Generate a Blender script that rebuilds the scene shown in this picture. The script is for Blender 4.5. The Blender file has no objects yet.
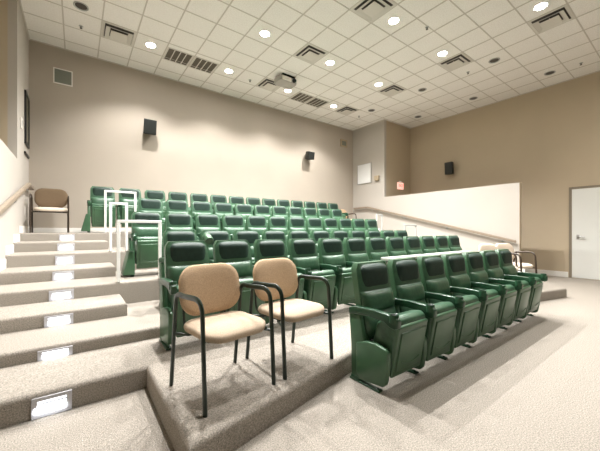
import bpy, bmesh, math
from math import radians as R, sin, cos, pi
from mathutils import Vector, Matrix

sc = bpy.context.scene
COL = sc.collection

# ------------------------------------------------------------------ materials
def mat(name, col, rough=.6, metal=0., spec=.5, noise=None, bump=None, emit=None, strength=0., coat=0.):
    m = bpy.data.materials.new(name); m.use_nodes = True
    nt = m.node_tree; b = nt.nodes['Principled BSDF']
    b.inputs['Base Color'].default_value = (*col, 1)
    b.inputs['Roughness'].default_value = rough
    b.inputs['Metallic'].default_value = metal
    b.inputs['Specular IOR Level'].default_value = spec
    b.inputs['Coat Weight'].default_value = coat
    tc = nt.nodes.new('ShaderNodeTexCoord')
    if noise:
        scale, amt = noise
        n = nt.nodes.new('ShaderNodeTexNoise'); n.inputs['Scale'].default_value = scale
        n.inputs['Detail'].default_value = 4
        nt.links.new(tc.outputs['Object'], n.inputs['Vector'])
        r = nt.nodes.new('ShaderNodeValToRGB')
        r.color_ramp.elements[0].position = .3; r.color_ramp.elements[1].position = .7
        r.color_ramp.elements[0].color = (*[c*(1-amt) for c in col], 1)
        r.color_ramp.elements[1].color = (*[min(1, c*(1+amt)) for c in col], 1)
        nt.links.new(n.outputs['Fac'], r.inputs['Fac'])
        nt.links.new(r.outputs['Color'], b.inputs['Base Color'])
    if bump:
        scale, st, dist = bump
        n = nt.nodes.new('ShaderNodeTexNoise'); n.inputs['Scale'].default_value = scale
        n.inputs['Detail'].default_value = 3
        nt.links.new(tc.outputs['Object'], n.inputs['Vector'])
        bp = nt.nodes.new('ShaderNodeBump'); bp.inputs['Strength'].default_value = st
        bp.inputs['Distance'].default_value = dist
        nt.links.new(n.outputs['Fac'], bp.inputs['Height'])
        nt.links.new(bp.outputs['Normal'], b.inputs['Normal'])
    if emit:
        b.inputs['Emission Color'].default_value = (*emit, 1)
        b.inputs['Emission Strength'].default_value = strength
    return m

M = dict(
    wall=mat('wall_paint', (.455, .40, .335), .75, spec=.25, noise=(1.3, .025), bump=(60, .05, .004)),
    wall_tan=mat('tan_wall_tone', (.51, .425, .31), .75, spec=.25, noise=(1.3, .025), bump=(60, .05, .004)),  # yellower tone than on the back wall
    wall_light=mat('off_white_wall_paint', (.50, .465, .42), .75, spec=.25, noise=(1.3, .02), bump=(60, .05, .004)),
    front_dark=mat('front_wall_low_bounce', (.06, .05, .04), .9),  # unseen front wall, made dark to cut light bounced onto risers and seats
    carpet=mat('loop_carpet', (.312, .283, .246), .95, spec=.1, noise=(120, .42), bump=(170, .7, .007)),
    grid=mat('grid_metal', (.60, .56, .51), .5),  # bars coloured darker for the shade in the tile reveals
    tan_cloth=mat('tan_upholstery', (.50, .36, .235), .9, spec=.15, noise=(160, .18), bump=(260, .3, .002)),
    seat_cloth=mat('beige_upholstery', (.47, .375, .28), .9, spec=.15, noise=(160, .15), bump=(260, .3, .002)),
    brown_cloth=mat('brown_upholstery', (.15, .105, .065), .9, spec=.15, noise=(160, .18), bump=(260, .3, .002)),
    cream_cloth=mat('cream_upholstery', (.62, .53, .43), .9, spec=.15, noise=(160, .06)),
    chair_frame=mat('dark_green_black_metal', (.008, .022, .013), .35),
    brown_frame=mat('dark_brown_frame', (.035, .022, .012), .4),
    leather=mat('green_leather', (.043, .102, .058), .34, noise=(30, .15), bump=(90, .12, .003)),
    leather_shaded=mat('shaded_green_leather', (.011, .030, .021), .58, spec=.35, noise=(30, .15), bump=(90, .12, .003)),  # seat leather darkened to paint in the shade on the head pad
    shell=mat('green_plastic_shell', (.050, .120, .062), .33, noise=(8, .08)),
    arm=mat('dark_green_arm_plastic', (.016, .058, .028), .28),
    black=mat('black_plastic', (.008, .008, .009), .4),
    hole=mat('matt_black', (.01, .01, .01), .9),
    white_metal=mat('white_painted_metal', (.82, .82, .80), .4),
    grey_metal=mat('grey_painted_metal', (.45, .46, .44), .4),
    white_trim=mat('white_trim_paint', (.82, .80, .76), .45),
    door=mat('door_paint', (.78, .79, .76), .45),
    door_frame=mat('taupe_frame_paint', (.24, .20, .15), .5),
    steel=mat('brushed_steel', (.55, .55, .55), .28, metal=1.),
    rail=mat('rail_wood', (.28, .225, .17), .4, noise=(14, .12)),
    diffuser=mat('diffuser_white', (.68, .65, .60), .5),
    grille=mat('return_grille', (.14, .12, .095), .7),
    can=mat('dark_can_reflector', (.06, .05, .045), .4),
    lamp=mat('lamp_lens', (1, 1, 1), .5, emit=(1, .97, .92), strength=160.),
    step_plate=mat('step_light_plate', (.50, .50, .54), .4),
    step=mat('step_light_lens', (1, 1, 1), .5, emit=(.93, .97, 1), strength=1.4),
    exit=mat('exit_red', (.8, .1, .06), .5, emit=(1, .10, .05), strength=1.6),
    exit_body=mat('exit_housing', (.75, .45, .38), .4, emit=(1, .62, .52), strength=.75),
    table=mat('pale_laminate', (.46, .48, .44), .3),
    speaker=mat('speaker_black', (.011, .013, .011), .55, bump=(300, .2, .002)),
    panel_grey=mat('grey_grille_cloth', (.20, .21, .175), .8, noise=(200, .15)),
    beige=mat('beige_plastic', (.42, .34, .23), .5),
    white_board=mat('white_panel', (.86, .87, .87), .4),
    glassblack=mat('dark_glass', (.025, .03, .012), .15),
    proj=mat('projector_body', (.40, .38, .35), .45),
    proj_white=mat('projector_white', (.86, .83, .76), .45),
)
# ceiling tiles: mineral fibre squares; the seams between them are part of the pattern
def ceiling_mat():
    m = mat('ceiling_tile', (.9, .88, .85), .9, spec=.1, bump=(220, .25, .003))
    nt = m.node_tree; b = nt.nodes['Principled BSDF']
    n = nt.nodes.new('ShaderNodeTexNoise'); n.inputs['Scale'].default_value = 55; n.inputs['Detail'].default_value = 5
    tc = nt.nodes.new('ShaderNodeTexCoord'); nt.links.new(tc.outputs['Object'], n.inputs['Vector'])
    r = nt.nodes.new('ShaderNodeValToRGB')
    r.color_ramp.elements[0].position = .35; r.color_ramp.elements[0].color = (.84, .81, .775, 1)
    r.color_ramp.elements[1].position = .6; r.color_ramp.elements[1].color = (.93, .91, .88, 1)
    nt.links.new(n.outputs['Fac'], r.inputs['Fac']); nt.links.new(r.outputs['Color'], b.inputs['Base Color'])
    return m
M['ceiling'] = ceiling_mat()

# ------------------------------------------------------------------ mesh helpers
def box(bm, x0, x1, y0, y1, z0, z1, bev=0, seg=2):
    vs = [bm.verts.new(p) for p in ((x0,y0,z0),(x1,y0,z0),(x1,y1,z0),(x0,y1,z0),(x0,y0,z1),(x1,y0,z1),(x1,y1,z1),(x0,y1,z1))]
    fs = [bm.faces.new([vs[i] for i in q]) for q in ((0,3,2,1),(4,5,6,7),(0,1,5,4),(1,2,6,5),(2,3,7,6),(3,0,4,7))]
    if bev:
        es = list({e for f in fs for e in f.edges})
        bmesh.ops.bevel(bm, geom=es, offset=bev, segments=seg, profile=.5, affect='EDGES', clamp_overlap=True)
    return vs

def prism(bm, pts, axis, a0, a1, bev=0, seg=2):
    """polygon pts extruded along an axis. axis 'x': pts are (y,z); 'y': (x,z); 'z': (x,y)"""
    def P(p, a):
        return (a, p[0], p[1]) if axis == 'x' else (p[0], a, p[1]) if axis == 'y' else (p[0], p[1], a)
    A = [bm.verts.new(P(p, a0)) for p in pts]; B = [bm.verts.new(P(p, a1)) for p in pts]
    n = len(pts)
    fs = [bm.faces.new(A), bm.faces.new(B[::-1])]
    for i in range(n):
        fs.append(bm.faces.new((A[i], B[i], B[(i+1) % n], A[(i+1) % n])))
    bmesh.ops.recalc_face_normals(bm, faces=fs)
    if bev:
        es = list({e for f in fs for e in f.edges if e.calc_face_angle(0) > .6})
        bmesh.ops.bevel(bm, geom=es, offset=bev, segments=seg, profile=.5, affect='EDGES', clamp_overlap=True)

def cyl(bm, p0, p1, r, n=12, r1=None):
    p0 = Vector(p0); p1 = Vector(p1); d = (p1-p0)
    q = d.to_track_quat('Z', 'Y').to_matrix().to_4x4(); q.translation = (p0+p1)/2
    bmesh.ops.create_cone(bm, cap_ends=True, segments=n, radius1=r, radius2=r if r1 is None else r1, depth=d.length, matrix=q)

def tube(bm, pts, r, n=8, fillet=0, rx=None):
    """round-section tube along a polyline with filleted corners"""
    P = [Vector(p) for p in pts]
    if fillet:
        Q = [P[0]]
        for a, b, c in zip(P, P[1:], P[2:]):
            u = (a-b); v = (c-b); f = min(fillet, u.length*.48, v.length*.48)
            s = b+u.normalized()*f; e = b+v.normalized()*f
            for k in range(6):
                t = k/5; Q.append(s*(1-t)**2+b*2*t*(1-t)+e*t*t)
        Q.append(P[-1]); P = Q
    rings = []; side = None
    for i, p in enumerate(P):
        d = (P[min(i+1, len(P)-1)]-P[max(i-1, 0)]).normalized()
        if side is None:
            side = d.orthogonal().normalized() if abs(d.x) > .9 else d.cross(Vector((1, 0, 0))).normalized()
        side = (side-d*side.dot(d)).normalized(); o = d.cross(side)
        rings.append([bm.verts.new(p+side*cos(2*pi*k/n)*r+o*sin(2*pi*k/n)*(rx or r)) for k in range(n)])
    for a, b in zip(rings, rings[1:]):
        for k in range(n):
            bm.faces.new((a[k], a[(k+1) % n], b[(k+1) % n], b[k]))
    f1 = bm.faces.new(rings[0][::-1]); f2 = bm.faces.new(rings[-1])
    bmesh.ops.recalc_face_normals(bm, faces=bm.faces[:])

def rrect(w, h, r, n=5, cx=0, cy=0):
    """rounded rectangle outline"""
    o = []
    for sx, sy, a in ((1, 1, 0), (-1, 1, 90), (-1, -1, 180), (1, -1, 270)):
        for k in range(n+1):
            t = R(a+90*k/n)
            o.append((cx+sx*(w/2-r)+r*cos(t), cy+sy*(h/2-r)+r*sin(t)))
    return o

def obj(name, bm, material, parent=None, smooth=True, loc=None):
    if isinstance(bm, bpy.types.Mesh): me = bm
    else:
        bmesh.ops.recalc_face_normals(bm, faces=bm.faces[:])
        me = bpy.data.meshes.new(name); bm.to_mesh(me); bm.free()
        if smooth:
            for p in me.polygons: p.use_smooth = True
            me.set_sharp_from_angle(angle=R(40))
    if material is not None and not me.materials: me.materials.append(material)
    o = bpy.data.objects.new(name, me); COL.objects.link(o)
    if parent is not None: o.parent = parent
    if loc: o.location = loc
    return o

def B(): return bmesh.new()
def tag(o, label, cat, group=None):
    o['label'] = label; o['category'] = cat
    if group: o['group'] = group
    return o
def thing(name, label, cat, loc=(0, 0, 0), rz=0, group=None):
    o = bpy.data.objects.new(name, None); COL.objects.link(o)
    o.empty_display_size = .1; o.location = loc; o.rotation_euler = (0, 0, rz)
    return tag(o, label, cat, group)
def struct(name, bm, m, parent=None, smooth=False):
    o = obj(name, bm, m, parent, smooth)
    if parent is None: o['kind'] = 'structure'
    return o
def dup(root, loc, rz, label, group=None):
    r = root.copy(); COL.objects.link(r); r.location = loc; r.rotation_euler = (0, 0, rz); r['label'] = label
    if group: r['group'] = group
    for ch in list(root.children):
        c = ch.copy(); COL.objects.link(c); c.parent = r
        for g in list(ch.children):
            d = g.copy(); COL.objects.link(d); d.parent = c
    return r

# ------------------------------------------------------------------ dimensions of the hall
H = 5.384                 # ceiling
YB = 8.62                 # back wall
YR = 7.05                 # where the hall widens towards the front
XL, XR = -.82, 9.12       # inner side walls (low in front, full height at the back)
XLO, XRO = -2.47, 10.77   # outer side walls
YF = -4.2                 # front wall (behind the camera)
YK0, KH = 2.83, 2.515     # low wall: front end and height
T = .12
ST = [2.725+.65*n for n in range(8)]                       # riser positions
SZ = [.178, .292, .436, .592, .748, .93, 1.09, 1.238]      # tread heights

# ---- floor and stepped platforms
b = B(); box(b, XLO-T, XRO+T, YF-T, YB+T, -.12, 0); struct('floor', b, M['carpet'])
def platform(name, pts, z0, z1, nose=.03):
    b = B(); prism(b, pts, 'z', z0, z1)
    yb = max(p[1] for p in pts)
    es = [e for e in b.edges if all(abs(v.co.z-z1) < 1e-5 for v in e.verts) and not all(v.co.y > yb-1e-4 for v in e.verts)
          and not all(abs(v.co.x-XL) < .02 for v in e.verts) and not all(abs(v.co.x-XR) < .02 for v in e.verts)]
    bmesh.ops.bevel(b, geom=es, offset=nose, segments=4, profile=.5, affect='EDGES', clamp_overlap=True)
    return struct(name, b, M['carpet'], smooth=True)
xa, xb = .46, 7.55
e = .001
platform('seating_platform', [(XL+e, ST[0]), (xa, ST[0]), (xa, 1.575), (2.07, 1.93), (5.94, 1.93), (xb, 1.575), (xb, ST[0]), (XR-e, ST[0]), (XR-e, ST[1]), (XL+e, ST[1])], 0, SZ[0], .04)
platform('seating_platform', [(XL+e, ST[1]), (XR-e, ST[1]), (XR-e, ST[3]), (XL+e, ST[3])], 0, SZ[1])
platform('seating_platform', [(XL+e, ST[3]), (XR-e, ST[3]), (XR-e, ST[5]), (XL+e, ST[5])], 0, SZ[3])
platform('seating_platform', [(XL+e, ST[5]), (XR-e, ST[5]), (XR-e, ST[7]), (XL+e, ST[7])], 0, SZ[5])
platform('seating_platform', [(XL+e, ST[7]), (XR-e, ST[7]), (XR-e, YB), (XL+e, YB)], 0, SZ[7])
for n in (2, 4, 6):
    for x0, x1 in ((XL+e, .475), (7.535, XR-e)):
        platform('aisle_step', [(x0, ST[n]), (x1, ST[n]), (x1, ST[n+1]), (x0, ST[n+1])], SZ[n-1], SZ[n])

# ---- walls
b = B(); box(b, XL-T, XR+T, YB, YB+T, 0, H); struct('wall_back', b, M['wall'])
def side_wall(x0, x1):
    b = B(); prism(b, [(YK0, 0), (YB, 0), (YB, H), (YR, H), (YR, KH), (YK0, KH)], 'x', x0, x1); return b
struct('wall_left', side_wall(XL-T, XL), M['wall_light'])
struct('wall_right', side_wall(XR, XR+T), M['wall_light'])
b = B(); box(b, XLO, XL-T, YR, YR+T, 0, H); struct('wall_left_return', b, M['wall_tan'])
b = B(); box(b, XR+T, XRO, YR, YR+T, 0, H); struct('wall_right_return', b, M['wall_tan'])
b = B(); box(b, XLO-T, XLO, YF, YR+T, 0, H); struct('wall_left_outer', b, M['wall_tan'])
b = B(); box(b, XRO, XRO+T, YF, YR+T, 0, H); struct('wall_right_outer', b, M['wall_tan'])
b = B(); box(b, XLO-T, XRO+T, YF-T, YF, 0, H); struct('wall_front', b, M['front_dark'])
b = B(); box(b, XLO-T, XRO+T, YF-T, YB+T, H, H+.1); struct('ceiling', b, M['ceiling'])
# suspended-ceiling grid
TX, TY, TP, TQ = .40, 1.475, .61, .613
b = B()
k = -5
while TX+k*TP < XRO:
    x = TX+k*TP
    if XLO < x < XRO:
        y1 = YB if XL < x < XR else YR
        box(b, x-.0115, x+.0115, YF, y1, H-.007, H+.001)
    k += 1
k = -9
while TY+k*TQ < YB:
    y = TY+k*TQ
    if y > YF:
        x0, x1 = (XLO, XRO) if y < YR else (XL, XR)
        box(b, x0, x1, y-.0105, y+.0105, H-.005, H+.001)
    k += 1
struct('trim_1', b, M['grid'])
# wall angle along the ceiling edge
b = B()
box(b, XL, XR, YB-.02, YB, H-.02, H); box(b, XR-.02, XR, YR, YB-.02, H-.02, H); box(b, XL, XL+.02, YR, YB-.02, H-.02, H)
box(b, XRO-.02, XRO, YF, YR, H-.02, H); box(b, XR, XRO-.02, YR-.02, YR, H-.02, H); box(b, XLO, XL, YR-.02, YR, H-.02, H)
struct('trim_2', b, M['grid'])
# cap and front edge of the right low wall
b = B(); box(b, XR-.004, XR+T+.004, YK0-.006, YK0, 0, KH+.004); struct('trim_3', b, M['beige'])
# baseboards
b = B()
box(b, XL+.013, XR-.013, YB-.012, YB, SZ[7], SZ[7]+.1, .003, 1); struct('baseboard_back', b, M['white_trim'])
b = B()
box(b, XRO-.012, XRO, 2.215, 4.6, 0, .15, .003, 1); box(b, XRO-.012, XRO, YF, 1.13, 0, .15, .003, 1)
struct('baseboard_right', b, M['white_trim'])
for nm, xx in (('baseboard_left', XL), ('baseboard_right_stairs', XR-.012)):
    b = B()
    for n in range(8):
        y1 = ST[n+1] if n < 7 else YB-.013
        box(b, xx, xx+.012, ST[n]-.012, y1-(.012 if n < 7 else 0), SZ[n], SZ[n]+.13)
        if n < 7: pass
    struct(nm, b, M['white_trim'])

# ---- door in the right outer wall
y0, y1, dh = 1.20, 2.145, 2.40
b = B()
box(b, XRO-.02, XRO, y1, y1+.055, 0, dh+.055); box(b, XRO-.02, XRO, y0-.055, y0, 0, dh+.055); box(b, XRO-.02, XRO, y0, y1, dh, dh+.055)
dr = struct('door_1', b, M['door_frame'])
b = B(); box(b, XRO-.010, XRO+.0, y0+.006, y1-.006, .012, dh-.006, .003, 1); obj('door_leaf', b, M['door'], dr)
b = B(); box(b, XRO-.018, XRO-.010, 1.985, 2.045, 1.04, 1.17, .004); 
cyl(b, (XRO-.012, 2.015, 1.105), (XRO-.075, 2.015, 1.105), .017)
tube(b, [(XRO-.066, 2.03, 1.105), (XRO-.068, 1.95, 1.11), (XRO-.066, 1.87, 1.10)], .016, 10, .03)
obj('door_handle', b, M['steel'], dr)

# ------------------------------------------------------------------ theatre seat (local: x across, faces -y, head top at y=0)
PITCH = .51
def back_curve(z):            # y of the back panel's mid line at a height
    return -.13+(z-.36)*.205
def half_w(z):                # half width of the backrest at a height
    t = (z-.36)/.64
    w = .227-.010*max(0, t-.3)
    if t > .86: w -= .040*((t-.86)/.14)**2.4
    return w

def shell_mesh():
    b = B(); N = 15; rings = []
    for i in range(N):
        z = .33+(.995-.33)*i/(N-1); w = half_w(max(z, .36)); y = back_curve(z)
        th = .05 if i < N-1 else .03
        ring = []
        for u in (-1, -.97, -.6, 0, .6, .97, 1):     # front side
            ring.append((u*w, y-.012+(.004 if abs(u) < .9 else 0), z))
        for u in (1, .97, .6, 0, -.6, -.97, -1):     # rear side, gently bowed
            ring.append((u*w, y+.048+th*.5*(1-abs(u)**3), z))
        rings.append([b.verts.new(p) for p in ring])
    n = len(rings[0])
    for a, c in zip(rings, rings[1:]):
        for k in range(n): b.faces.new((a[k], a[(k+1) % n], c[(k+1) % n], c[k]))
    b.faces.new(rings[0][::-1]); b.faces.new(rings[-1])
    return b

def pad_mesh(z0, z1, prof, inset, round_=2.6, nu=14, nv=12, grow=1.):
    """upholstered pad on the front of the backrest; prof(t) = thickness along its height"""
    b = B(); G = []; Bk = []
    for j in range(nv+1):
        t = j/nv; z = z0+(z1-z0)*t; row = []; rb = []
        for i in range(nu+1):
            u = -1+2*i/nu
            w = half_w(z)-inset
            tt = abs(2*t-1)
            # pull in the corners so the outline is rounded
            cw = w*(1-.14*max(0, tt-.62)/.38*max(0, tt-.62)/.38)
            edge = (1-abs(u)**6)*(1-tt**8)
            y = back_curve(z)-.010-prof(t)*(.18+.82*max(0, edge))
            row.append(b.verts.new((u*cw, y, z))); rb.append(b.verts.new((u*cw, back_curve(z)-.006, z)))
        G.append(row); Bk.append(rb)
    for j in range(nv):
        for i in range(nu):
            b.faces.new((G[j][i], G[j][i+1], G[j+1][i+1], G[j+1][i]))
            b.faces.new((Bk[j][i], Bk[j+1][i], Bk[j+1][i+1], Bk[j][i+1]))
    for j in range(nv):
        b.faces.new((G[j][0], G[j+1][0], Bk[j+1][0], Bk[j][0])); b.faces.new((G[j][nu], Bk[j][nu], Bk[j+1][nu], G[j+1][nu]))
    for i in range(nu):
        b.faces.new((G[0][i], Bk[0][i], Bk[0][i+1], G[0][i+1])); b.faces.new((G[nv][i], G[nv][i+1], Bk[nv][i+1], Bk[nv][i]))
    return b

def mesh_of(bm, m, name):
    bmesh.ops.recalc_face_normals(bm, faces=bm.faces[:])
    me = bpy.data.meshes.new(name); bm.to_mesh(me); bm.free()
    for p in me.polygons: p.use_smooth = True
    me.set_sharp_from_angle(angle=R(45)); me.materials.append(m)
    return me

SEAT = {}
SEAT['back_shell'] = mesh_of(shell_mesh(), M['shell'], 'back_shell')
# one continuous cushion: lumbar bulge below, rim round the head pad above
def back_prof(t):
    z = .38+.608*t
    def bump(a, c, h, p=4):       # flat-topped pad between heights a and c
        q = abs((z-(a+c)/2)/((c-a)/2)); return h*max(0, 1-q**p)**.5 if q < 1 else 0
    return .012+max(bump(.30, .585, .050), bump(.575, .755, .052, 3), bump(.745, 1.03, .016, 8))
SEAT['backrest'] = mesh_of(pad_mesh(.38, .985, back_prof, .010, nu=18, nv=60), M['leather'], 'backrest')
def head_prof(t):             # leans forward towards the top, so its face looks down a little
    return .026+.030*min(1, t/.8)*(1 if t < .8 else 1-((t-.8)/.2)**2*.55)
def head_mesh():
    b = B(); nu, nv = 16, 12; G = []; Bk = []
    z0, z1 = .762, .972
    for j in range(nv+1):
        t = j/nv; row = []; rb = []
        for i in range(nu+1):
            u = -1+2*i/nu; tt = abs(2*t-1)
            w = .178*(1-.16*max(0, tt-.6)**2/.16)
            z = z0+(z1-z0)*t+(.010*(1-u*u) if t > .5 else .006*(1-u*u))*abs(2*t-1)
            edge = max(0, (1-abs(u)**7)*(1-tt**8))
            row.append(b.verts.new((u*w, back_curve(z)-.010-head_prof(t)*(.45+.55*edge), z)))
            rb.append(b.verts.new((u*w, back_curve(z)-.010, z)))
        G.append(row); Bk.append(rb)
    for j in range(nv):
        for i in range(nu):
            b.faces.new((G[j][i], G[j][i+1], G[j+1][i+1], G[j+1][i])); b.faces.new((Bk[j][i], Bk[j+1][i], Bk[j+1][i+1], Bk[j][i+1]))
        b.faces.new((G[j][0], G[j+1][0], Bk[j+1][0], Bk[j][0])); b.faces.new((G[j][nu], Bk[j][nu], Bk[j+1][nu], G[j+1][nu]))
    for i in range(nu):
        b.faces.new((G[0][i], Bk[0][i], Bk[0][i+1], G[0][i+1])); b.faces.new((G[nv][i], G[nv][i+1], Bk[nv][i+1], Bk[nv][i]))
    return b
SEAT['headrest'] = mesh_of(head_mesh(), M['leather_shaded'], 'headrest')
# tipped-up seat: cushion (its front edge now on top) and the plastic pan under it (now facing the stage)
b = B(); prism(b, [(-.385, .185), (-.43, .52), (-.425, .575), (-.385, .603), (-.30, .585), (-.235, .53), (-.19, .36), (-.20, .22), (-.27, .175)], 'x', -.212, .212, .022, 3)
SEAT['seat_cushion'] = mesh_of(b, M['leather'], 'seat_cushion')
b = B(); prism(b, [(-.375, .115), (-.452, .535), (-.425, .548), (-.35, .13)], 'x', -.205, .205, .014, 3)
# raised centre field on the pan
def on_pan(s, off):           # s: 0 bottom .. 1 top along the pan face
    y = -.375-.077*s; z = .115+.42*s
    return (y-off*.98, z-off*.18)
p = [on_pan(.12, -.002), on_pan(.90, -.002), on_pan(.88, .012), on_pan(.14, .012)]
prism(b, p, 'x', -.165, .165, .006, 2)
SEAT['seat_pan'] = mesh_of(b, M['shell'], 'seat_pan')
b = B(); pts = []
for i in range(11):
    u = -1+2*i/10; y, z = on_pan(.24+.07*u*u, .013); pts.append((u*.12, y, z))
tube(b, pts, .0045, 6)
SEAT['pull_ridge'] = mesh_of(b, M['shell'], 'pull_ridge')
b = B(); cyl(b, (-.21, -.16, .33), (.21, -.16, .33), .022, 10)
box(b, -.19, .19, -.165, -.10, .30, .36, .01)
SEAT['hinge_bar'] = mesh_of(b, M['black'], 'hinge_bar')
# armrest and its standard, at local x = 0 (placed at -PITCH/2 of each seat)
b = B()
prism(b, [(.015, .560), (.015, .618), (-.06, .640), (-.25, .648), (-.40, .640), (-.465, .632), (-.487, .612), (-.484, .552), (-.455, .538), (-.41, .545), (-.36, .575), (-.2, .585), (-.10, .575)], 'x', -.026, .026, .009, 3)
SEAT['armrest'] = mesh_of(b, M['arm'], 'armrest')
b = B(); n = 20
a = [[b.verts.new((r*cos(2*pi*k/n), -.437+r*sin(2*pi*k/n), z)) for k in range(n)] for r, z in ((.036, .585), (.036, .644), (.033, .650), (.028, .648), (.028, .638))]
for p_, q_ in zip(a, a[1:]):
    for k in range(n): b.faces.new((p_[k], p_[(k+1) % n], q_[(k+1) % n], q_[k]))
SEAT['cup_holder'] = mesh_of(b, M['arm'], 'cup_holder')
b = B(); cyl(b, (0, -.437, .634), (0, -.437, .642), .0278, 18)
SEAT['cup_well'] = mesh_of(b, M['hole'], 'cup_well')
b = B()
prism(b, [(.012, .562), (-.11, .578), (-.15, .36), (-.13, .03), (-.015, .03), (-.01, .30)], 'x', -.020, .020, .006, 2)
SEAT['standard'] = mesh_of(b, M['shell'], 'standard')
b = B()
prism(b, [(-.07, .338), (-.16, .368), (-.27, .382), (-.375, .362), (-.396, .335), (-.395, .22), (-.372, .085), (-.345, .058), (-.12, .03), (-.07, .08)], 'x', -.026, .026, .014, 3)
SEAT['side_panel'] = mesh_of(b, M['shell'], 'side_panel')
b = B(); box(b, -.026, .026, -.315, .005, 0, .018, .006); box(b, -.024, .024, -.10, -.01, .012, .045, .006)
for yy in (-.285, -.025): cyl(b, (0, yy, .012), (0, yy, .026), .011, 8)
SEAT['foot_plate'] = mesh_of(b, M['arm'], 'foot_plate')

b = B(); n = 24
a = [[b.verts.new((r*cos(2*pi*k/n), -.437+r*sin(2*pi*k/n), z)) for k in range(n)] for r, z in ((.020, .524), (.046, .524), (.048, .514), (.056, .514), (.060, .524), (.060, .646), (.056, .653), (.044, .651), (.042, .640))]
for p_, q_ in zip(a, a[1:]):
    for k in range(n): b.faces.new((p_[k], p_[(k+1) % n], q_[(k+1) % n], q_[k]))
b.faces.new(a[0][::-1])
SEAT['cup_ring'] = mesh_of(b, M['shell'], 'cup_ring')
b = B(); prism(b, [(-.135, .03), (.022, .03), (.024, .37), (.010, .385), (-.040, .385), (-.055, .37)], 'y', -.388, -.09, .014, 3)
SEAT['flared_panel'] = mesh_of(b, M['shell'], 'flared_panel')
def side_parts(root, x, raised=False, flared=False):
    if raised:   # armrest flipped up on its pivot, cup ring facing the stage
        mtx = Matrix.Translation((x, -.16, .53)) @ Matrix.Rotation(R(-62), 4, 'X') @ Matrix.Translation((0, .03, -.60))
    else:
        mtx = Matrix.Translation((x, 0, 0))
    a = obj('armrest', SEAT['armrest'], None, root); a.matrix_local = mtx
    c = obj('cup_holder', SEAT['cup_holder'] if not raised else SEAT['cup_ring'], None, a)
    w = obj('cup_well', SEAT['cup_well'], None, a)
    if raised: w.scale = (1.5, 1, 1); w.location = (0, 0, .006)
    for n in ('standard', 'side_panel', 'foot_plate'):
        o = obj(n, SEAT['flared_panel' if flared and n == 'side_panel' else n], None, root); o.location = (x, 0, 0)

ORD = ['first', 'second', 'third', 'fourth', 'fifth', 'sixth', 'seventh', 'eighth', 'ninth', 'tenth', 'eleventh', 'twelfth', 'thirteenth', 'fourteenth']
ROWS = [  # first centre x, pitch, count, y of heads, floor height, wording
    (2.188, .510, 7, 1.845, 0, 'front row, on the floor'),
    (.939, .512, 12, 3.27, SZ[0], 'second row, on the lowest platform'),
    (1.150, .506, 11, 4.32, SZ[1], 'third row'),
    (.925, .504, 12, 5.45, SZ[3], 'fourth row'),
    (1.194, .511, 11, 6.65, SZ[5], 'fifth row'),
    (.452, .522, 14, 7.80, SZ[7], 'back row, against the rear wall')]
GROUPS = ['seats of the front row', 'seats of the second row', 'seats of the third row', 'seats of the fourth row', 'seats of the fifth row', 'seats of the back row']
proto = None
for ri, (x0, pt, n, y, z, words) in enumerate(ROWS):
    for k in range(n):
        pos = 'leftmost' if k == 0 else 'rightmost' if k == n-1 else ORD[k]+' from the left'
        lab = f'green tip-up theatre seat, {pos} in the {words}'
        flip = (ri == 2 and k == 1)
        if flip:
            lab = 'green tip-up theatre seat with raised armrest, second from the left in the third row'
        last = k == n-1
        wide = k == 0 and ri in (3, 5)
        if proto is None or flip or last or wide:
            t = thing('theatre_seat', lab, 'theatre seat', (x0+k*pt, y, z), 0, GROUPS[ri])
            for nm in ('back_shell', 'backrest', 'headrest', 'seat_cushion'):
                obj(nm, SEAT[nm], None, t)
            pan = obj('seat_pan', SEAT['seat_pan'], None, t); obj('pull_ridge', SEAT['pull_ridge'], None, pan)
            obj('hinge_bar', SEAT['hinge_bar'], None, t)
            side_parts(t, -.250, flip, wide)
            if last: side_parts(t, .250)
            if proto is None: proto = t
        else:
            dup(proto, (x0+k*pt, y, z), 0, lab, GROUPS[ri])

# ------------------------------------------------------------------ stacking armchairs
def pad(w, d, th, r, dome=.02, nr=5, n=6):
    """soft pad: rounded outline, domed top, rounded edge; lies in xy with its mid plane at z=0"""
    b = B(); base = rrect(w, d, r, n); N = len(base)
    prof = [(.90, -th/2), (.975, -th*.38), (1., 0), (.985, th*.28), (.94, th*.44), (.80, th/2+dome*.4), (.5, th/2+dome*.8), (.2, th/2+dome)]
    rings = [[b.verts.new((x*s, y*s, z)) for x, y in base] for s, z in prof]
    for a, c in zip(rings, rings[1:]):
        for k in range(N): b.faces.new((a[k], a[(k+1) % N], c[(k+1) % N], c[k]))
    b.faces.new(rings[0][::-1]); b.faces.new(rings[-1])
    return b

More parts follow.
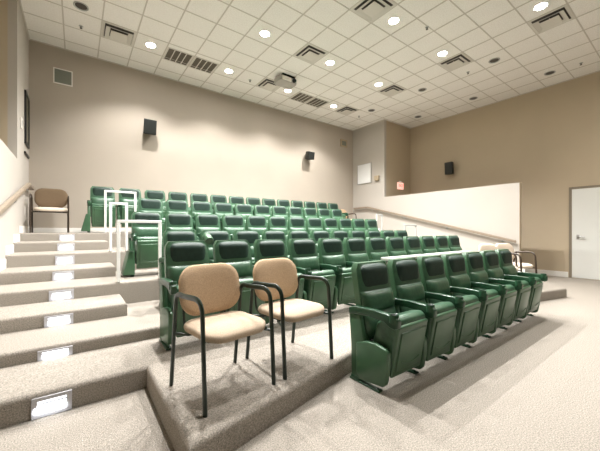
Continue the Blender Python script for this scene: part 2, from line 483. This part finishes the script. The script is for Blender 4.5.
def armchair(label, loc, rz, back_m, seat_m, frame_m, group, hw=.265):
    """steel-framed guest armchair; faces -y, origin on the floor under its middle"""
    t = thing('armchair', label, 'armchair', loc, rz, group)
    b = pad(.50, .46, .055, .12, .014)
    bmesh.ops.translate(b, verts=b.verts[:], vec=(0, 0, .430))
    for v in b.verts:                                  # waterfall front edge
        if v.co.y < -.10: v.co.z -= 1.2*(v.co.y+.10)**2
    bmesh.ops.translate(b, verts=b.verts[:], vec=(.02, -.005, 0))
    obj('seat', b, seat_m, t)
    b = pad(.495, .375, .055, .135, .012)
    bmesh.ops.rotate(b, verts=b.verts[:], cent=(0, 0, 0), matrix=Matrix.Rotation(R(90), 3, 'X'))   # dome faces -y
    for v in b.verts: v.co.y -= .55*v.co.x**2
    bmesh.ops.rotate(b, verts=b.verts[:], cent=(0, 0, 0), matrix=Matrix.Rotation(R(-11), 3, 'X'))
    bmesh.ops.translate(b, verts=b.verts[:], vec=(.015, .225, .662))
    obj('backrest', b, back_m, t)
    for s in (-1, 1):
        x = s*hw
        b = B(); tube(b, [(x*1.0, -.255, 0), (x, -.215, .685), (x, .08, .668)], .0185, 10, .10, .013)
        obj('arm_leg', b, frame_m, t)
        b = B(); tube(b, [(x, .255, 0), (x, .165, .672), (x, .04, .670)], .0185, 10, .08, .013)
        obj('rear_leg', b, frame_m, t)
        b = B(); tube(b, [(s*.17, .10, .385), (s*.17, .245, .40), (s*.17, .262, .47), (s*.17, .268, .60)], .010, 8, .05)
        obj('back_bracket', b, frame_m, t)
    b = B()
    for yy in (-.228, .198): tube(b, [(-hw, yy, .385), (-hw*.80, yy*.45, .388), (hw*.80, yy*.45, .388), (hw, yy, .385)], .010, 8)
    for s in (-1, 1): tube(b, [(s*.17, -.12, .385), (s*.17, .19, .385)], .010, 8)
    obj('seat_frame', b, frame_m, t)
    return t

tan_group = 'tan armchairs at the left end of the lowest platform'
armchair('tan armchair with black frame nearest the camera, beside the left aisle', (.843, 2.068, SZ[0]), R(8), M['tan_cloth'], M['seat_cloth'], M['chair_frame'], tan_group)
armchair('second tan armchair with black frame, nearer the front row of green seats', (1.482, 2.15, SZ[0]), R(6.5), M['tan_cloth'], M['seat_cloth'], M['chair_frame'], tan_group)
bc = armchair('brown armchair alone on the top landing at the head of the left stairs', (-.43, 7.93, SZ[7]), R(2), M['brown_cloth'], M['cream_cloth'], M['brown_frame'], None)
bc.scale = (1.09, 1.09, 1.09)
cr = 'cream armchairs at the right end of the lowest platform'
armchair('cream armchair with dark arms at the far right end of the lowest platform', (6.90, 2.23, SZ[0]), R(-17), M['cream_cloth'], M['cream_cloth'], M['brown_frame'], cr)
armchair('cream armchair mostly hidden behind the right end of the front row', (6.20, 2.25, SZ[0]), R(-15), M['cream_cloth'], M['cream_cloth'], M['brown_frame'], cr)
armchair('tan armchair in the far right corner of the top landing', (8.15, 8.0, SZ[7]), R(10), M['tan_cloth'], M['seat_cloth'], M['brown_frame'], None)

# ------------------------------------------------------------------ narrow white tables behind the front row
def table(label, x0, x1, y0, y1, z):
    t = thing('narrow_table', label, 'table', ((x0+x1)/2, (y0+y1)/2, SZ[0]), 0, 'narrow white tables in front of the second row')
    w, d, h = (x1-x0)/2, (y1-y0)/2, z-SZ[0]
    b = B(); box(b, -w, w, -d, d, h-.04, h, .006); obj('table_top', b, M['table'], t)
    for sx in (-1, 1):
        for sy in (-1, 1):
            b = B(); cyl(b, (sx*(w-.07), sy*(d-.05), 0), (sx*(w-.07), sy*(d-.05), h-.04), .016, 10); obj('leg', b, M['grey_metal'], t)
table('narrow white table behind the middle seats of the front row', 3.50, 4.50, 2.57, 2.77, .90)
table('longer narrow white table behind the right seats of the front row', 4.58, 5.95, 2.57, 2.77, .90)

# ------------------------------------------------------------------ guard rails at the row ends
def guard(label, x0, x1, y, z0, z1, m=None):
    m = m or M['white_metal']
    t = thing('guard_rail', label, 'railing', ((x0+x1)/2, y, z0), 0, 'square tube guard rails at the row ends')
    w, h, r = (x1-x0)/2, z1-z0, .02
    for s in (-1, 1):
        b = B(); box(b, s*(w-r)-r, s*(w-r)+r, -r, r, 0, h-.0401, .004, 1); obj('post', b, m, t)
    b = B(); box(b, -w, w, -r, r, h-.04, h, .004, 1); obj('top_bar', b, m, t)
guard('white guard rail nearest the camera, in front of the fourth row beside the left stairs', .43, .985, ST[3]+.021, SZ[3], 1.43)
guard('narrow white guard rail in front of the fifth row beside the left stairs', .44, .715, ST[5]+.021, SZ[5], 1.765)
guard('topmost white guard rail in front of the back row beside the left stairs', .45, 1.03, ST[7]+.021, SZ[7], 2.11)
guard('grey guard rail at the right end of the third row', 6.90, 7.44, ST[3]+.021, SZ[3], 1.44, M['grey_metal'])
guard('narrow grey guard rail at the right end of the fourth row', 7.36, 7.65, ST[5]+.021, SZ[5], 1.79, M['grey_metal'])

# ------------------------------------------------------------------ handrails
def handrail(label, xw, s):
    """s=+1: rail stands off the left wall towards +x"""
    t = thing('handrail', label, 'handrail', (xw, 5.5, 0))
    x0, x1 = sorted((s*.055, s*.105))
    pts = [(2.88, .997), (7.75, 2.17), (8.45, 2.17)]
    lo = [(y-5.5, z-.035) for y, z in pts]; hi = [(y-5.5, z+.035) for y, z in pts]
    b = B(); prism(b, lo+hi[::-1], 'x', x0, x1, .010, 2); obj('rail', b, M['rail'], t)
    b = B(); box(b, min(0, s*.105), max(0, s*.105), 8.45-5.5, 8.45-5.5+.05, 2.135, 2.205, .008); obj('end_return', b, M['rail'], t)
    for y in (3.2, 4.7, 6.2, 7.6):
        z = .93+(y-2.6)*.2408
        b = B(); cyl(b, (0, y-5.5, z-.09), (s*.012, y-5.5, z-.09), .035, 12)
        tube(b, [(s*.005, y-5.5, z-.09), (s*.08, y-5.5, z-.09), (s*.08, y-5.5, z-.03)], .009, 8, .03)
        obj('bracket', b, M['steel'], t)
handrail('sloping wooden handrail on the left wall beside the lit stairs', XL, 1)
handrail('long sloping wooden handrail on the right low wall', XR, -1)

# ------------------------------------------------------------------ step lights
for n in range(8):
    zb = 0 if n == 0 else SZ[n-1]
    hgt = SZ[n]-zb
    words = ['bottom', 'second', 'third', 'fourth', 'fifth', 'sixth', 'seventh', 'top'][n]
    lab = f'white louvred step light in the {words} riser of the left stairs' if n in (0, 7) else f'white louvred step light in the {words} riser from the bottom of the left stairs'
    h = min(.140, hgt-.034)
    t = thing('step_light', lab, 'step light', (-.148 if n else -.137, ST[n], zb+.002), 0, 'step lights in the left stairs')
    w = .119 if n else .110
    b = B()
    fr = .030; fz = .026 if h > .12 else .016
    box(b, -w, w, -.012, -.001, 0, fz, .002, 1); box(b, -w, w, -.012, -.001, h-fz, h, .002, 1)
    box(b, -w, -w+fr, -.012, -.001, fz, h-fz); box(b, w-fr, w, -.012, -.001, fz, h-fz)
    obj('face_plate', b, M['step_plate'], t)
    b = B(); box(b, -w+fr, w-fr, -.004, -.001, fz, h-fz); obj('lens', b, M['step'], t)
    nb = 3 if h > .12 else 2
    for k in range(nb):
        zc = fz+(h-2*fz)*(k+1)/(nb+1)
        b = B(); prism(b, [(-.011, zc-.004), (-.011, zc), (-.0045, zc+.003), (-.0045, zc-.001)], 'x', -w+fr, w-fr); obj('louvre', b, M['step_plate'], t)
    ld = bpy.data.lights.new('step_lamp', 'AREA'); ld.shape = 'RECTANGLE'; ld.size = .17; ld.size_y = .06
    ld.energy = .35; ld.color = (.93, .97, 1)
    lo = bpy.data.objects.new('step_lamp', ld); COL.objects.link(lo)
    lo.location = (-.148, ST[n]-.016, zb+h*.5); lo.rotation_euler = (R(60), 0, 0)

# ------------------------------------------------------------------ ceiling fixtures
def cell(i, j):               # centre of ceiling tile i (x), j (y)
    return TX+(i+.5)*TP, TY+(j+.5)*TQ
def place(proto_fn, cells, label_fn, group):
    p = None
    for q in cells:
        loc = (q[0], q[1], H)
        if p is None: p = proto_fn(label_fn(*q), loc, group)
        else: dup(p, loc, 0, label_fn(*q), group)

def downlight(label, loc, group):
    t = thing('recessed_downlight', label, 'ceiling light', loc, 0, group)
    b = B(); n = 24
    a = [[b.verts.new((r*cos(2*pi*k/n), r*sin(2*pi*k/n), z)) for k in range(n)] for r, z in ((.105, 0), (.108, -.008), (.098, -.012), (.088, -.004), (.088, 0))]
    for p_, q_ in zip(a, a[1:]):
        for k in range(n): b.faces.new((p_[k], p_[(k+1) % n], q_[(k+1) % n], q_[k]))
    obj('trim_ring', b, M['white_metal'], t)
    b = B(); cyl(b, (0, 0, -.0005), (0, 0, -.004), .0875, 24); obj('lens', b, M['lamp'], t)
    return t
COLN = {1: 'leftmost column', 4: 'second column', 7: 'third column', 10: 'rightmost column'}
ROWN = {9: 'the row nearest the back wall', 6: 'the second row from the back wall', 3: 'the third row from the back wall', 0: 'the fourth row from the back wall', -3: 'the fifth row from the back wall'}
lit = [(i, j) for j in (9, 6, 3, 0) for i in (1, 4, 7, 10)]
def dl_label(x, y):
    i = round((x-TX)/TP-.5); j = round((y-TY)/TQ-.5)
    return f'bright round ceiling downlight, {COLN[i]} of {ROWN[j]}'
place(downlight, [cell(*q) for q in lit], dl_label, 'lit downlights')
SPOT = {9: .66, 6: 1.0, 3: 1.0, 0: .25}
for i, j in lit:
    x, y = cell(i, j)
    ld = bpy.data.lights.new('downlight_lamp', 'SPOT'); ld.energy = 760*SPOT[j]; ld.spot_size = R(120); ld.spot_blend = .6
    ld.shadow_soft_size = .07; ld.color = (1, .98, .955)
    lo = bpy.data.objects.new('downlight_lamp', ld); COL.objects.link(lo); lo.location = (x, y, H-.02)

stage = [cell(10, -4), cell(13, -4), cell(14, -3), cell(7, -5)]
SL = ['leftmost', 'second', 'third', 'fourth']
place(downlight, stage, lambda x, y: 'bright round ceiling downlight ' + ['over the middle of the stage end', 'at the right of the stage end', 'before the seats next to the right wall', 'of the stage end farthest from the seats'][[i for i, q in enumerate(stage) if abs(q[0]-x)+abs(q[1]-y) < .01][0]], 'stage downlights')
for x, y in stage:
    ld = bpy.data.lights.new('downlight_lamp', 'SPOT'); ld.energy = 130; ld.spot_size = R(130); ld.spot_blend = .6
    ld.shadow_soft_size = .07; ld.color = (1, .94, .84)
    lo = bpy.data.objects.new('downlight_lamp', ld); COL.objects.link(lo); lo.location = (x, y, H-.02)

def dark_can(label, loc, group):
    t = thing('recessed_downlight', label, 'ceiling light', loc, 0, group)
    b = B(); n = 24
    a = [[b.verts.new((r*cos(2*pi*k/n), r*sin(2*pi*k/n), z)) for k in range(n)] for r, z in ((.118, 0), (.118, -.012), (.105, -.016), (.092, -.006))]
    for p_, q_ in zip(a, a[1:]):
        for k in range(n): b.faces.new((p_[k], p_[(k+1) % n], q_[(k+1) % n], q_[k]))
    obj('trim_ring', b, M['grey_metal'], t)
    b = B(); cyl(b, (0, 0, -.0005), (0, 0, -.006), .0915, 24); obj('reflector', b, M['can'], t)
    return t
off = [(.064, 6.79, 'unlit dark round downlight above the left end of the seating'),
       (8.08, 6.78, 'unlit dark round downlight nearest the back right corner of the ceiling'),
       (8.08, 4.90, 'unlit dark round downlight, second from the back in the inner right column'),
       (8.08, 3.02, 'unlit dark round downlight, third from the back in the inner right column'),
       (9.88, 6.16, 'unlit dark round downlight along the right wall, farthest from the camera'),
       (9.88, 4.275, 'unlit dark round downlight along the right wall, second nearest the camera'),
       (9.88, 2.40, 'unlit dark round downlight along the right wall, nearest the camera')]
place(dark_can, [o[:2] for o in off], lambda x, y: next(o[2] for o in off if abs(o[0]-x)+abs(o[1]-y) < .01), 'unlit downlights')

def ring_square(b, r0, z0, r1, z1, t=.004):
    """sloped square louvre ring from half-size r0 at z0 to r1 at z1"""
    c = ((-1,-1),(1,-1),(1,1),(-1,1))
    o = [b.verts.new((x*r0, y*r0, z0)) for x, y in c]; i = [b.verts.new((x*r1, y*r1, z1)) for x, y in c]
    o2 = [b.verts.new((x*(r0-t), y*(r0-t), z0+t)) for x, y in c]; i2 = [b.verts.new((x*(r1-t), y*(r1-t), z1+t)) for x, y in c]
    for k in range(4):
        n = (k+1) % 4
        b.faces.new((o[k], o[n], i[n], i[k])); b.faces.new((o2[k], i2[k], i2[n], o2[n]))
        b.faces.new((o[k], o2[k], o2[n], o[n])); b.faces.new((i[k], i[n], i2[n], i2[k]))
def diffuser(label, loc, group):
    t = thing('air_diffuser', label, 'air vent', loc, 0, group)
    b = B(); ring_square(b, .298, -.007, .262, -.012); ring_square(b, .262, -.012, .250, -.004); obj('frame', b, M['diffuser'], t, smooth=False)
    b = B(); box(b, -.25, .25, -.25, .25, -.004, -.001); obj('duct_opening', b, M['can'], t)
    for r0, r1, z0, z1 in ((.236, .160, -.046, -.016),):
        b = B(); ring_square(b, r0, z0, r1, z1); obj('louvre', b, M['diffuser'], t, smooth=False)
    b = B(); box(b, -.150, .150, -.150, .150, -.058, -.050, .003, 1)
    for sx in (-1, 1): box(b, sx*.09-.006, sx*.09+.006, -.006, .006, -.051, -.004)
    obj('centre_plate', b, M['diffuser'], t)
    return t
dc = [(i, j) for j in (9, 6, 3, 0) for i in (0, 6, 11)]
dc = [q for q in dc if q not in ((0, 6), (0, 3), (0, 0), (6, 0))]
DCN = {0: 'left', 6: 'middle', 11: 'right'}
def df_label(x, y):
    i = round((x-TX)/TP-.5); j = round((y-TY)/TQ-.5)
    return f'square louvred ceiling air diffuser, {DCN[i]} column, in {ROWN[j]}'
place(diffuser, [cell(*q) for q in dc], df_label, 'square ceiling air diffusers')

def return_grille(label, loc, group):
    t = thing('return_air_grille', label, 'air vent', loc, 0, group)
    b = B(); w, d = .285, .285
    box(b, -w, w, -d, -d+.03, -.010, -.0005); box(b, -w, w, d-.03, d, -.010, -.0005)
    box(b, -w, -w+.03, -d+.03, d-.03, -.010, -.0005); box(b, w-.03, w, -d+.03, d-.03, -.010, -.0005)
    obj('frame', b, M['diffuser'], t)
    b = B(); box(b, -w+.03, w-.03, -d+.03, d-.03, -.003, -.0005); obj('backing', b, M['grille'], t)
    for k in range(3):
        x = -w+.03+(2*w-.06)*(k+1)/4
        b = B(); box(b, x-.010, x+.010, -d+.03, d-.03, -.010, -.0035); obj('divider', b, M['diffuser'], t)
    for k in range(4):
        xa_ = -w+.03+(2*w-.06)*k/4+.012; xb_ = xa_+(2*w-.06)/4-.024
        b = B()
        for m_ in range(9):
            y = -d+.045+m_*.06; prism(b, [(y, -.009), (y+.004, -.009), (y+.022, -.0035), (y+.018, -.0035)], 'x', xa_, xb_)
        obj('slats', b, M['grille'], t)
    return t
rg = [(2, 'brown slatted return grille, left one of the left pair in the ceiling'), (3, 'brown slatted return grille, right one of the left pair in the ceiling'),
      (8, 'brown slatted return grille, left one of the pair right of the projector'), (9, 'brown slatted return grille, right one of the pair right of the projector')]
place(return_grille, [(cell(i, 9)[0], 7.42) for i, _ in rg], lambda x, y: next(l for i, l in rg if abs(cell(i, 9)[0]-x) < .01), 'return air grilles')

def sprinkler(label, loc, group):
    t = thing('sprinkler_head', label, 'sprinkler', loc, 0, group)
    b = B(); cyl(b, (0, 0, -.0005), (0, 0, -.008), .038, 16); obj('escutcheon', b, M['grey_metal'], t)
    b = B(); cyl(b, (0, 0, -.008), (0, 0, -.045), .010, 10); cyl(b, (0, 0, -.045), (0, 0, -.049), .024, 12); obj('head', b, M['can'], t)
    return t
spr = [(.07, 7.456, 'small sprinkler head in the ceiling near the back left corner'), (3.793, 7.389, 'small sprinkler head left of the projector'),
       (8.131, 3.649, 'small sprinkler head beside the right column of air diffusers'), (9.914, 1.802, 'small sprinkler head at the right edge of the photo by the right wall'),
       (5.667, 3.334, 'small sprinkler head in the middle of the near ceiling'), (8.127, 7.388, 'small sprinkler head near the back right corner of the ceiling')]
place(sprinkler, [s[:2] for s in spr], lambda x, y: next(s[2] for s in spr if abs(s[0]-x)+abs(s[1]-y) < .01), 'sprinkler heads')

# projector under the ceiling
t = thing('projector', 'grey ceiling projector with a dark lens hanging above the upper rows', 'projector', (4.50, 6.70, H))
b = B(); box(b, -.20, .20, -.17, .17, -.022, -.0005, .003, 1); obj('mount_plate', b, M['hole'], t)
b = B(); cyl(b, (0, 0, -.02), (0, 0, -.055), .03, 14); obj('mount_pole', b, M['can'], t)
b = B(); prism(b, [(-.24, -.17), (.24, -.17), (.27, -.10), (.27, .15), (.22, .2), (-.22, .2), (-.27, .15), (-.27, -.10)], 'z', -.185, -.05, .012, 2); obj('body', b, M['proj'], t)
b = B(); box(b, -.22, .06, -.19, -.168, -.172, -.066, .005, 1); obj('front_cover', b, M['proj_white'], t)
b = B(); cyl(b, (.15, -.165, -.118), (.15, -.215, -.118), .054, 20, .048); obj('lens', b, M['black'], t)
b = B()
for k in range(5): box(b, .2695, .274, -.07+k*.035, -.05+k*.035, -.165, -.075)
obj('vent', b, M['hole'], t)

# ------------------------------------------------------------------ wall-mounted things
def speaker(label, loc, rz, w, h, d, tilt, group='wall speakers'):
    t = thing('wall_speaker', label, 'speaker', loc, rz, group)
    rot = Matrix.Rotation(tilt, 3, 'X')
    def done(b):
        bmesh.ops.rotate(b, verts=b.verts[:], cent=(0, 0, 0), matrix=rot); bmesh.ops.translate(b, verts=b.verts[:], vec=(0, -d/2-.07, 0)); return b
    b = B(); prism(b, [(-w/2, -d/2), (w/2, -d/2), (w*.36, d/2), (-w*.36, d/2)], 'z', -h/2, h/2, .012, 2); obj('cabinet', done(b), M['speaker'], t)
    b = B(); box(b, -w*.45, w*.45, -d/2-.010, -d/2-.0005, -h*.46, h*.46, .005, 1); obj('speaker_grille', done(b), M['speaker'], t)
    b = B(); box(b, -.05, .05, -.006, 0, -.07, .07); cyl(b, (0, -.004, 0), (0, -.11, 0), .018, 10); obj('wall_bracket', b, M['black'], t)
speaker('black speaker on the left part of the back wall', (1.49, YB, 3.92), 0, .30, .36, .22, R(14))
speaker('black speaker on the right part of the back wall', (6.70, YB, 3.96), 0, .29, .27, .22, R(10))
speaker('black speaker high on the right wall', (XRO, 5.38, 3.48), -pi/2, .27, .42, .20, R(4))

def wall_panel(name, label, cat, loc, rz, w, h, d, frame_w, m_face, m_frame, face_name, group=None):
    t = thing(name, label, cat, loc, rz, group)
    b = B()
    box(b, -w/2, w/2, -d, -.0005, -h/2, -h/2+frame_w); box(b, -w/2, w/2, -d, -.0005, h/2-frame_w, h/2)
    box(b, -w/2, -w/2+frame_w, -d, -.0005, -h/2+frame_w, h/2-frame_w); box(b, w/2-frame_w, w/2, -d, -.0005, -h/2+frame_w, h/2-frame_w)
    obj('frame', b, m_frame, t)
    b = B(); box(b, -w/2+frame_w, w/2-frame_w, -d*.7, -.0005, -h/2+frame_w, h/2-frame_w); obj(face_name, b, m_face, t)
    return t
wall_panel('wall_grille', 'square grey grille with white border high on the back wall at left', 'wall grille', (-.245, YB, 4.735), 0, .345, .345, .02, .022, M['panel_grey'], M['white_trim'], 'grille_face')
wall_panel('wall_grille', 'small beige boxed grille high on the back wall near the right corner', 'wall grille', (8.58, YB, 4.76), 0, .36, .30, .035, .06, M['panel_grey'], M['beige'], 'grille_face')
wall_panel('wall_panel', 'blank white square panel on the right side wall below the ceiling', 'wall panel', (XR, 8.0, 3.51), -pi/2, .70, .78, .035, .018, M['white_board'], M['steel'], 'panel_face')
wall_panel('wall_panel', 'tall black framed panel on the left side wall near the back corner', 'wall panel', (XL, 8.17, 3.51), pi/2, .54, 1.04, .03, .05, M['glassblack'], M['black'], 'panel_face')
t = thing('wall_sensor_box', 'small beige box beside the white panel on the right side wall', 'wall box', (XR, 7.36, 3.25), -pi/2)
b = B(); box(b, -.10, .10, -.09, -.0005, -.09, .09, .010, 2); obj('housing', b, M['beige'], t)
b = B(); box(b, -.075, .075, -.094, -.0902, -.065, .065, .002, 1); obj('cover', b, M['beige'], t)
t = thing('wall_sensor_box', 'small pale box beside the black panel on the left side wall', 'wall box', (XL, 7.46, 3.25), pi/2)
b = B(); box(b, -.06, .06, -.018, -.0005, -.10, .10, .006, 2); obj('housing', b, M['white_trim'], t)
b = B(); box(b, -.015, .015, -.022, -.0182, -.05, .05, .002, 1); obj('cover', b, M['grey_metal'], t)
t = thing('wall_strip', 'thin dark strip under the black panel on the left side wall', 'strip', (XL, 8.15, 2.80), pi/2)
b = B(); box(b, -.30, .30, -.03, -.0005, -.02, .02, .004, 1); obj('strip', b, M['black'], t)  # plain black strip on the wall below the panel

# lit exit sign on the right return wall
t = thing('exit_sign', 'small glowing red exit sign on the recessed right wall', 'exit sign', (10.06, YR, 3.0), 0)
b = B(); box(b, -.17, .17, -.06, -.0005, -.13, .13, .008, 2); obj('housing', b, M['exit_body'], t)
b = B(); box(b, -.05, .05, -.05, -.001, .1305, .19, .004, 1); obj('canopy', b, M['white_metal'], t)
cu = bpy.data.curves.new('exit_letters', 'FONT'); cu.body = 'EXIT'; cu.size = .15; cu.extrude = .003; cu.align_x = 'CENTER'; cu.align_y = 'CENTER'
tmp = bpy.data.objects.new('exit_letters_curve', cu); COL.objects.link(tmp)
dg = bpy.context.evaluated_depsgraph_get(); me = bpy.data.meshes.new_from_object(tmp.evaluated_get(dg))
bpy.data.objects.remove(tmp)
me.materials.clear(); me.materials.append(M['exit'])
lo = obj('letters', me, None, t); lo.location = (0, -.0635, 0); lo.rotation_euler = (R(90), 0, 0)

# ------------------------------------------------------------------ camera, world, view
cam = bpy.data.cameras.new('camera'); cam.sensor_width = 36; cam.lens = 300.5/600*36; cam.shift_y = 4.65/600
cam.clip_start = .02
co = bpy.data.objects.new('camera', cam); COL.objects.link(co)
co.location = (0, 0, 1.29); co.rotation_euler = (pi/2, 0, -R(36.62))
sc.camera = co
w = bpy.data.worlds.new('world'); sc.world = w; w.use_nodes = True
w.node_tree.nodes['Background'].inputs['Color'].default_value = (.02, .02, .02, 1)
sc.view_settings.view_transform = 'Standard'; sc.view_settings.look = 'None'
sc.view_settings.exposure = 0.2; sc.view_settings.gamma = 1; sc.view_settings.use_curve_mapping = False
sc.cycles.use_denoising = True
sc.cycles.max_bounces = 10; sc.cycles.diffuse_bounces = 7
sc.cycles.sample_clamp_indirect = 6
